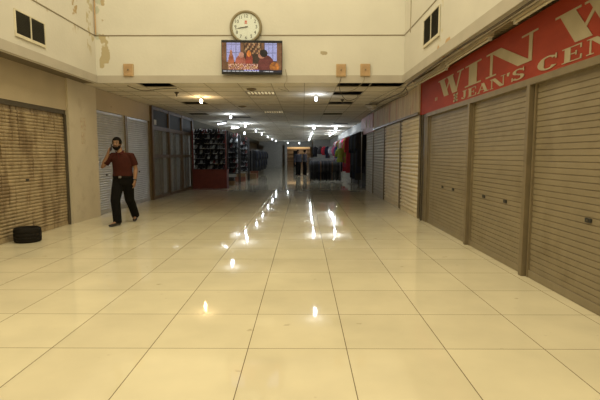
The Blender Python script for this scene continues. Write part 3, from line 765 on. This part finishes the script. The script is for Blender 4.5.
CB = [mat('carton_brown', (.22, .13, .06), .8), mat('carton_rust', (.20, .07, .04), .8), mat('carton_dark', (.05, .045, .04), .8)]
for x, y, z, w2, h2, c, l in ((-3.35, 20.75, 0, .26, .20, 0, 'low brown carton on the floor just right of red counter'), (-3.85, 20.72, 0, .22, .28, 2, 'dark carton on floor behind the right corner of red counter'),
        (-3.35, 20.76, .2, .22, .16, 2, 'small dark carton on top of the low brown carton'), (-3.25, 23.7, 0, .26, .24, 1, 'rust-coloured carton in front of the farthest shoe rack'),
        (-3.22, 23.72, .24, .22, .18, 0, 'small brown carton stacked on the rust-coloured carton'), (-2.95, 26.4, 0, .25, .30, 0, 'brown carton behind the farthest shoe rack'), (-2.9, 27.2, 0, .22, .42, 1, 'tall rust-coloured carton beside the dark clothes past shoe racks')):
    t = thing('carton', l, 'box', (x, y, z)); MB().box(-w2, w2, -.16, .16, 0, h2-.03, bev=.006).build('box_body', CB[c], t); MB().box(-w2-.006, w2+.006, -.166, .166, h2-.05, h2, bev=.004).build('lid', CB[c], t)

# ------------------------------------------------------------ clothes
def garment_mesh(wd, ln, th, sleeve=True, flare=1.05):
    """hanging garment seen in the XZ plane, top (shoulders) at z=0"""
    mb = MB(); n = 12
    prof = [(0, .07), (-.03, .32), (-.07, .46), (-.14, .48), (-.3*ln, .46), (-.6*ln, .47*flare), (-ln, .5*flare)]
    rings = []
    for i, (z, hw) in enumerate(prof):
        ring = []
        for k in range(n):
            a = 2*PI*k/n
            wob = 1+.10*math.sin(3*a+i*1.3)
            ring.append(mb.b.verts.new((hw*wd*math.cos(a), th*wob*math.sin(a)*(1 if i > 0 else .5), z)))
        rings.append(ring)
    for a, c in zip(rings, rings[1:]):
        for k in range(n): mb.b.faces.new([a[k], a[(k+1) % n], c[(k+1) % n], c[k]])
    mb.b.faces.new(rings[0][::-1]); mb.b.faces.new(rings[-1])
    if sleeve:
        for s in (-1, 1):
            mb.tube([(s*.40*wd, 0, -.08), (s*.55*wd, 0, -.25), (s*.58*wd, 0, -.25-.3*ln)], [.05, .055, .045], 8)
    return mb
def garment(label, x, y, ztop, wd, ln, m, rz=0, group=None, th=.035, sleeve=True, name='hanging_garment'):
    t = thing(name, label, 'garment', (x, y, ztop), rz, group)
    garment_mesh(wd, ln, th, sleeve).build('cloth_body', m, t, True)
    mb = MB(); mb.tube([(-.4*wd, 0, -.03), (0, 0, .03), (.4*wd, 0, -.03)], .006, 6)
    mb.tube([(0, 0, .03), (0, 0, .06), (.012, 0, .078), (0, 0, .09), (-.012, 0, .085)], .003, 5)
    mb.build('hanger', M['steel'], t)
    return t
CL = {k: mat('cloth_'+k.replace(' ', '_'), c, .9, var=.15, scale=8) for k, c in dict(black=(.016, .016, .020), navy=(.02, .025, .05), charcoal=(.05, .05, .055), red=(.50, .03, .05), pink=(.55, .12, .22), yellow=(.45, .33, .05), green=(.30, .42, .06), blue=(.05, .09, .25), white=(.5, .5, .55), brown=(.14, .08, .05)).items()}
def rail(label, x0, x1, y, z, axis='x', feet=True):
    t = thing('clothes_rail', label, 'clothes rail', (0, 0, 0))
    if axis == 'x':
        MB().tube([(x0, y, z), (x1, y, z)], .014).build('bar', M['steel'], t)
        ends = ((x0, y), (x1, y))
        for (a, b_) in ends:
            MB().tube([(a, b_, 0.03), (a, b_, z)], .014).build('upright', M['steel'], t)
            MB().tube([(a, b_-.22, .02), (a, b_+.22, .02)], .014).build('foot', M['steel'], t)
    else:
        MB().tube([(x0, y, z), (x0, x1, z)], .014).build('bar', M['steel'], t)
        for b_ in (y, x1):
            MB().tube([(x0, b_, 0.03), (x0, b_, z)], .014).build('upright', M['steel'], t)
            MB().tube([(x0-.18, b_, .02), (x0+.18, b_, .02)], .014).build('foot', M['steel'], t)
    return t
# central racks: two low rails, dark garments hanging edge-on
rail('low clothes rail in the middle of corridor packed with dark garments', .30, 2.0, 23.2, 1.17)
rail('second low clothes rail just behind the first one', .32, 2.0, 24.3, 1.19)
for row, (yy, zt) in enumerate(((23.2, 1.085), (24.3, 1.105))):
    proto = None
    for k in range(22):
        x = .38+k*.073
        kind = random.choice(['black', 'black', 'charcoal', 'navy'])
        if row == 0 and k in (7, 15): kind = 'brown'
        lb = f'{kind} garment, {ORD[k]} from left on the {"front" if row==0 else "rear"} low central rail'
        garment(lb, x, yy, zt-random.uniform(0, .01), .42, 1.0+random.uniform(-.04, .04), CL[kind], PI/2, f'garments on the {"front" if row==0 else "rear"} low central rail', .03)
# tall displays behind
rail('tall clothes rail behind low central rails', .6, 2.05, 26.5, 1.95)
for k, (x, c, ln) in enumerate(((.7, 'black', .6), (1.0, 'charcoal', .45), (1.22, 'red', .5), (1.42, 'navy', .7), (1.62, 'white', .5), (1.82, 'pink', .55), (1.98, 'blue', .7))):
    garment(f'{c} top hanging on the tall rail behind low central rails', x, 26.5, 1.865, .4, ln, CL[c], .9, th=.04)
# mannequin in green
mq = thing('mannequin', 'slim shop mannequin wearing a lime green top', 'mannequin', (1.84, 22.55, 0))
MB().tube([(0, 0, .03), (0, 0, 1.10)], .018).build('stand_pole', M['steel'], mq)
MB().lathe([(.16, 0), (.16, .02), (.03, .035)], 20).build('stand_base', M['steel'], mq)
MB().lathe([(.05, 1.69), (.05, 1.77), (.07, 1.82), (.085, 1.88), (.07, 1.95), (.02, 1.98)], 14).build('head_form', M['gwhite'], mq)
mb = MB(); mb.tube([(0, 0, 1.02), (0, 0, 1.2), (0, 0, 1.42), (0, 0, 1.58), (0, 0, 1.66), (0, 0, 1.71)], [(.18, .12), (.16, .11), (.165, .115), (.17, .11), (.16, .08), (.06, .05)], 18)
for s in (-1, 1): mb.tube([(s*.16, 0, 1.62), (s*.21, 0, 1.48), (s*.22, -.03, 1.28)], [.06, .06, .055], 10)
mb.build('green_top', CL['green'], mq, True)['label'] = 'lime green short top'
# hanging clothes on the right, along the shop front (colourful, then dark towards us)
seq = []
rail('long tall rail along right side carrying coloured clothes', 2.3, 31.0, 21.9, 2.35, 'y')
cols = ['red', 'yellow', 'pink', 'red', 'blue', 'white', 'pink', 'green', 'navy', 'red', 'yellow', 'white', 'blue', 'pink']
for k, c in enumerate(cols):
    y = 22.05+k*.62
    garment(f'{c} garment, {ORD[k]} from near end of the long coloured rail at right', 2.3, y, 2.265, .5, (1.75, 1.3, 1.5)[k % 3], CL[c], 0 if k % 2 else .25, 'garments on the long coloured rail', .05)
rail('tall rail of dark clothes outside the shop beyond pink sign', 2.36, 21.6, 18.5, 2.4, 'y')
for k in range(9):
    y = 18.7+k*.34; c = ['black', 'navy', 'charcoal', 'black'][k % 4]
    garment(f'{c} garment, {ORD[k]} from near end of the rail beyond the pink sign', 2.36, y, 2.315, .32, 1.4+.6*((k*7) % 3)/2, CL[c], .1*((k % 3)-1), 'garments on the rail beyond the pink sign', .05)
# dark clothes on the left far side
rail('clothes rail with dark garments past the shoe racks at left', -3.15, 38, 28.2, 1.75, 'y')
for k in range(14):
    y = 28.5+k*.70; c = ['black', 'navy', 'charcoal'][k % 3]
    garment(f'{c} garment, {ORD[k]} from near end of the rail past the shoe racks', -3.15, y, 1.665, .42, (1.3, 1.1, 1.4)[k % 3], CL[c], .2*((k % 3)-1), 'garments on the left far rail', .06)

# lit shop at the very end
ls = thing('lit_shop_display', 'warmly lit shop display at the far end of corridor', 'shop display', (-.6, 60, 0))
MB().box(-1.6, 1.6, 0, .1, 0, 2.3).build('back_panel', mat('orange_backboard', (.55, .44, .33), .6), ls)
for z in (.5, 1.0, 1.5, 2.0): MB().box(-1.5, 1.5, -.3, 0, z, z+.04).build('shelf', M['wood'], ls)
for x in (-1.6, 1.6): MB().box(x-.04, x+.04, -.35, .1, 0, 2.4).build('side_panel', M['wood'], ls)
MB().box(-1.5, 1.5, -.34, -.30, 2.2, 2.4).build('lightbox', M['glow'], ls)
point('shop_light', (-.6, 58.5, 2.2), 22, (1, .72, .42), .2)
tag(MB().box(-1.2, -.7, 57, 57.4, 0, 1.9, bev=.02).build('dark_locker', M['black_metal']), 'dark upright cabinet before the lit far shop', 'cabinet')

# ------------------------------------------------------------ black tub by the rusty shutter
tb_ = thing('rubber_tub', 'low round black ridged tub on floor before the rusty shutter', 'tub', (-4.37, 7.12, 0))
MB().lathe([(.165, .0), (.19, .012), (.196, .04), (.188, .045), (.196, .055), (.198, .085), (.19, .09), (.198, .1), (.198, .14), (.19, .145), (.197, .155), (.194, .20), (.182, .222), (.165, .23), (.15, .222), (.15, .05), (.02, .045)], 36).build('wall', M['black_rub'], tb_, True)

# ------------------------------------------------------------ people
def remeshed(mb, name, m, parent, vox, smooth=4):
    o = mb.build(name+'_raw', m)
    r = o.modifiers.new('r', 'REMESH'); r.mode = 'VOXEL'; r.voxel_size = vox
    s = o.modifiers.new('s', 'SMOOTH'); s.iterations = smooth; s.factor = .5
    me = evaluated(o, name, m)
    q = bpy.data.objects.new(name, me); COL.objects.link(q); q.parent = parent
    return q
def lerp(a, b, t): return Vector(a)*(1-t)+Vector(b)*t
def figure(label, loc, rz, J, mats, vox=.009, detail=True):
    root = thing('person', label, 'person', loc, rz)
    V = {k: Vector(v) for k, v in J.items()}
    hc = V['head']                                   # head centre
    body = MB()
    # torso
    p, c, nk = V['pelvis'], V['chest'], V['neck']
    T = [p+Vector((0, 0, -.10)), p, lerp(p, c, .45), c, lerp(c, nk, .45), lerp(c, nk, .8), nk]
    body.tube(T, [(.13, .095), (.165, .115), (.145, .10), (.165, .115), (.17, .105), (.125, .08), (.06, .055)], 20)
    body.tube([nk-Vector((0, 0, .04)), lerp(nk, hc, .5)+Vector((0, .01, 0)), hc+Vector((0, .015, -.04))], [.06, .056, .055], 14)
    # head: cranium, jaw, nose, ears, brow
    body.ell(hc+Vector((0, .008, .03)), (.076, .094, .092), 24, 16)
    body.ell(hc+Vector((0, -.018, -.045)), (.058, .070, .068), 20, 12)
    body.ell(hc+Vector((0, -.05, -.088)), (.028, .028, .022), 12, 8)
    body.tube([hc+Vector((0, -.082, .025)), hc+Vector((0, -.100, -.005)), hc+Vector((0, -.104, -.022))], [.009, .013, .016], 8)
    for s in (-1, 1):
        body.ell(hc+Vector((s*.076, .012, -.002)), (.012, .020, .032), 10, 8)
        body.ell(hc+Vector((s*.034, -.068, -.018)), (.024, .02, .02), 10, 8)
    body.ell(hc+Vector((0, -.078, .036)), (.052, .014, .012), 14, 8)
    body.ell(hc+Vector((0, -.086, -.052)), (.022, .010, .010), 10, 8)
    for s, q in ((-1, 'r'), (1, 'l')):
        sh, el, wr, hd = V['sh_'+q], V['el_'+q], V['wr_'+q], V['hd_'+q]
        body.tube([sh+Vector((-s*.06, 0, -.02)), sh+Vector((-s*.005, 0, -.012)), lerp(sh, el, .35), lerp(sh, el, .75), el, lerp(el, wr, .3), lerp(el, wr, .7), wr], [.055, .056, .053, .046, .042, .044, .034, .027], 14)
        d = (hd-wr).normalized()
        pn = V['palm_'+q]; pn = (pn-d*pn.dot(d)).normalized(); side = d.cross(pn).normalized()
        if V['thumb_'+q].dot(side) < 0: side = -side
        palm = wr+d*.05
        # palm: flattened box-like tube (u axis = side)
        rot = Matrix((side, pn, d)).transposed()
        body.ell(wr+d*.052, (.040, .017, .055), 14, 10, rot)
        body.tube([wr-d*.01, wr+d*.03], [.026, .028], 10)
        for f, (off, ln) in enumerate(((.030, .070), (.011, .080), (-.009, .074), (-.028, .058))):
            b0 = wr+d*.085+side*off; cur = V['curl_'+q].x
            b1 = b0+d*ln*.45+pn*ln*cur*.25; b2 = b1+d*ln*.30*(1-cur*.6)+pn*ln*.35*cur*1.2; b3 = b2+d*ln*.22*(1-cur)+pn*ln*.30*cur*1.3
            body.tube([b0-d*.03, b0, b1, b2, b3], [.010, .010, .0092, .0085, .0065], 8)
        t0 = wr+d*.025+side*.024
        body.tube([t0, t0+side*.024+d*.022+pn*.008, t0+side*.030+d*.048+pn*.018, t0+side*.026+d*.066+pn*.024], [.013, .012, .0105, .008], 8)
        hp, kn, an, toe = V['hip_'+q], V['kn_'+q], V['an_'+q], V['toe_'+q]
        body.tube([hp+Vector((0, 0, .06)), hp, lerp(hp, kn, .5), kn, lerp(kn, an, .3), lerp(kn, an, .75), an], [.08, .085, .068, .052, .052, .037, .034], 14)
        body.tube([an+Vector((0, .02, -.03)), lerp(an, toe, .5)-Vector((0, 0, .01)), toe], [.032, .032, .024], 10)
    skin = remeshed(body, 'body', mats['skin'], root, vox, 3)
    # shirt
    sb = MB(); g_ = .016
    T2 = [p+Vector((0, 0, .0)), lerp(p, c, .2), lerp(p, c, .5), c, lerp(c, nk, .45), lerp(c, nk, .78), lerp(c, nk, .93)]
    sb.tube(T2, [(.192, .142), (.198, .148), (.188, .138), (.196, .143), (.198, .126), (.145, .095), (.078, .070)], 24)
    for s, q in ((-1, 'r'), (1, 'l')):
        sh, el, wr = V['sh_'+q], V['el_'+q], V['wr_'+q]
        if mats.get('long'):
            sb.tube([sh+Vector((-s*.08, 0, 0)), sh+Vector((0, 0, -.005)), lerp(sh, el, .5), el, lerp(el, wr, .5), lerp(el, wr, .95)], [.07, .076, .066, .056, .05, .04], 14)
        else:
            sb.tube([sh+Vector((-s*.08, 0, -.015)), sh+Vector((-s*.012, 0, -.018)), lerp(sh, el, .4), lerp(sh, el, .74)], [.062, .068, .068, .072], 14)
    shirt = remeshed(sb, 'shirt', mats['shirt'], root, vox, 3); shirt['label'] = mats['shirt_l']
    if detail:
        cb = MB()                                    # collar and placket, short buttons
        for s in (-1, 1):
            cb.prism([nk+Vector((s*.012, -.088, -.035)), nk+Vector((s*.075, -.06, .022)), nk+Vector((s*.082, -.03, -.012)), nk+Vector((s*.050, -.098, -.065))], (0, -.008, .004))
        cb.tube([nk+Vector((.06*math.cos(a), .01+.062*math.sin(a), .005+.012*math.sin(a))) for a in [PI*k/8-.3 for k in range(11)]], (.012), 8)
        cb.build('collar', mats['collar'], shirt, True)
        pb = MB(); pb.box(-.013, .013, -.004, .0, -.13, 0, Matrix.Translation(lerp(c, nk, .62)+Vector((0, -.118, .03)))); pb.build('placket', mats['collar'], shirt)
    # trousers
    tb2 = MB()
    tb2.tube([p+Vector((0, 0, -.13)), p+Vector((0, 0, -.05)), p+Vector((0, 0, .015))], [(.195, .130), (.200, .136), (.186, .132)], 20)
    for q in 'rl':
        hp, kn, an = V['hip_'+q], V['kn_'+q], V['an_'+q]
        tb2.tube([hp+Vector((0, 0, .03)), hp+Vector((0, 0, -.04)), lerp(hp, kn, .5), kn, lerp(kn, an, .5), lerp(kn, an, 1.0)+Vector((0, 0, -.045))], [.112, .118, .106, .092, .084, .080], 16)
    tr = remeshed(tb2, 'trousers', mats['trousers'], root, vox, 3); tr['label'] = mats['trousers_l']
    # shoes
    for q in 'rl':
        an, toe = V['an_'+q], V['toe_'+q]; d = toe-an; d.z = 0; d.normalize(); up = Vector((0, 0, 1)) if toe.z > an.z-.12 else Vector((0, 0, 1))
        a0 = an-d*.055; a0.z = max(.038, an.z-.06)
        f = MB(); f.tube([a0, lerp(a0, toe, .25)+Vector((0, 0, .014)), lerp(a0, toe, .55)+Vector((0, 0, .004)), lerp(a0, toe, .85), toe+d*.02], [(.036, .036), (.045, .042), (.036, .047), (.030, .046), (.018, .03)], 14)
        remeshed(f, 'shoe', mats['shoes'], root, vox, 2)
    # hair cap
    hb = MB()
    g0 = bmesh.ops.create_uvsphere(hb.b, u_segments=28, v_segments=18, radius=1)
    dead = []
    for v in g0['verts']:
        x, y, z = v.co
        k = 1+.03*noise.noise(Vector((x*6, y*6, z*6)))
        v.co = hc+Vector((x*.082*k, .014+y*.098*k, .034+z*.098*k))
        line = .055 if y < -.45 else (-.045 if y < .3 else -.10)
        if y < -.2 and abs(x) > .72: line = .0
        if v.co.z < hc.z+line: dead.append(v)
    bmesh.ops.delete(hb.b, geom=dead, context='VERTS')
    ho = hb.build('hair', mats['hair'], root, True)
    so = ho.modifiers.new('thick', 'SOLIDIFY'); so.thickness = .010; so.offset = .6
    if detail:
        bb = MB()                                     # beard round jaw and moustache
        gg = bmesh.ops.create_uvsphere(bb.b, u_segments=28, v_segments=20, radius=1); dead = []
        for v in gg['verts']:
            x, y, z = v.co
            v.co = hc+Vector((x*.069, -.012+y*.080, -.050+z*.073))
            zz = v.co.z-hc.z
            if zz > (-.056 if abs(x) < .66 else -.03) or y > .45: dead.append(v)
        bmesh.ops.delete(bb.b, geom=dead, context='VERTS')
        be = bb.build('beard', mats['hair'], root, True); so = be.modifiers.new('thick', 'SOLIDIFY'); so.thickness = .012; so.offset = .3
        mo = MB(); mo.tube([hc+Vector((x, -.097+abs(x)*.5, -.038-abs(x)*.35)) for x in (-.034, -.018, 0, .018, .034)], [.005, .007, .007, .007, .005], 8); mo.build('moustache', mats['hair'], root, True)
        mt = MB(); mt.tube([hc+Vector((x, -.098+abs(x)*.4, -.052)) for x in (-.022, 0, .022)], [.004, .006, .004], 8); mt.build('mouth', mat('lip', (.22, .09, .06), .5), root, True)
        for s in (-1, 1):
            e = MB(); e.ell(hc+Vector((s*.032, -.074, .012)), (.014, .012, .009), 12, 8); eo = e.build('eye', mat('eye_white', (.25, .22, .18), .3), root, True)
            e = MB(); e.ell(hc+Vector((s*.032, -.083, .012)), (.0065, .005, .007), 10, 6); e.build('iris', mats['hair'], eo, True)
            e = MB(); e.tube([hc+Vector((s*.014, -.092, .033)), hc+Vector((s*.034, -.088, .040)), hc+Vector((s*.052, -.076, .034))], [.004, .0055, .003], 8); e.build('eyebrow', mats['hair'], root, True)
        bl = MB(); pts = [p+Vector((.194*math.cos(a), .142*math.sin(a), .02)) for a in [2*PI*k/24 for k in range(25)]]
        for a, b_ in zip(pts, pts[1:]):
            bl.quad([a+Vector((0, 0, -.02)), b_+Vector((0, 0, -.02)), b_+Vector((0, 0, .02)), a+Vector((0, 0, .02))])
        bo = bl.build('belt', mats['hair'], root); so = bo.modifiers.new('thick', 'SOLIDIFY'); so.thickness = .008; so.offset = 0
        MB().box(-.026, .026, -.158, -.148, -.0, .04, Matrix.Translation(p), bev=.003).build('buckle', M['steel'], bo)
        wr, el = V['wr_l'], V['el_l']; d = (wr-el).normalized()
        wt = MB(); wt.tube([wr-d*.035, wr-d*.012], .034, 16); wt.build('watch', M['ink'], root)
    return root
walk = dict(pelvis=(0, 0, .92), chest=(0, 0, 1.20), neck=(-.03, -.005, 1.435), head=(-.085, -.03, 1.585),
            sh_r=(-.19, 0, 1.375), el_r=(-.375, -.05, 1.13), wr_r=(-.238, -.085, 1.40), hd_r=(-.205, -.06, 1.56), palm_r=(1, .1, 0), thumb_r=(0, 1, .1), curl_r=(.55, 0, 0),
            sh_l=(.19, 0, 1.375), el_l=(.245, .04, 1.09), wr_l=(.245, -.03, .855), hd_l=(.24, -.06, .68), palm_l=(-1, 0, 0), thumb_l=(0, -1, 0), curl_l=(.5, 0, 0),
            hip_r=(-.09, 0, .87), kn_r=(-.09, -.19, .48), an_r=(-.03, -.27, .10), toe_r=(-.10, -.45, .03),
            hip_l=(.09, 0, .87), kn_l=(.085, .08, .48), an_l=(.075, .40, .15), toe_l=(.10, .26, .032))
man = dict(skin=mat('brown_skin', (.27, .145, .08), .5, var=.06), shirt=mat('maroon_polo', (.050, .0135, .010), .95, var=.12, scale=10, bump=.2), shirt_l='maroon short-sleeved polo shirt',
           collar=mat('maroon_collar', (.07, .014, .012), .95), trousers=mat('black_trousers', (.006, .0055, .005), .95, bump=.2), trousers_l='black long trousers', shoes=mat('black_leather', (.015, .014, .013), .35), hair=mat('black_hair', (.007, .006, .005), .9))
for k_ in (M['red_sign'], M['letter'], man['shirt'], man['trousers'], man['collar'], man['hair'], M['ink'], M['black_rub']): k_.node_tree.nodes['Principled BSDF'].inputs['Specular IOR Level'].default_value = .15
figure('bearded man in maroon polo walking while holding a phone to his ear', (-3.57, 9.02, 0), 0, walk, man)
ph = thing('mobile_phone', 'dark mobile phone held to the ear of walking man', 'phone', (-3.57-.190, 9.02-.055, 1.455))
ph.rotation_euler = (.12, .12, .1)
MB().box(-.0045, .0045, -.034, .034, 0, .13, bev=.003).build('case', M['tvblack'], ph)
stand = dict(walk); stand.update(neck=(0, 0, 1.435), head=(0, -.02, 1.585), el_r=(-.25, .03, 1.1), wr_r=(-.25, -.06, .87), hd_r=(-.24, -.08, .7), palm_r=(1, 0, 0), thumb_r=(0, -1, 0),
    kn_r=(-.09, -.03, .48), an_r=(-.09, -.0, .10), toe_r=(-.11, -.17, .03), kn_l=(.09, .0, .48), an_l=(.10, .02, .10), toe_l=(.12, -.15, .03))
dk = dict(skin=man['skin'], shirt=mat('black_jacket', (.03, .032, .045), .8), shirt_l='dark long-sleeved jacket', long=True, collar=man['collar'], trousers=man['trousers'], trousers_l='black long trousers', shoes=man['shoes'], hair=man['hair'])
figure('distant person in dark clothes standing left of central clothes rail', (-.32, 29.8, 0), .5, stand, dk, .016, False)
dk2 = dict(dk); dk2['shirt'] = mat('grey_top', (.06, .06, .075), .8); dk2['shirt_l'] = 'dark grey long top'
figure('distant person in dark grey top, right one of the standing pair', (.12, 30.6, 0), 1.9, stand, dk2, .016, False)
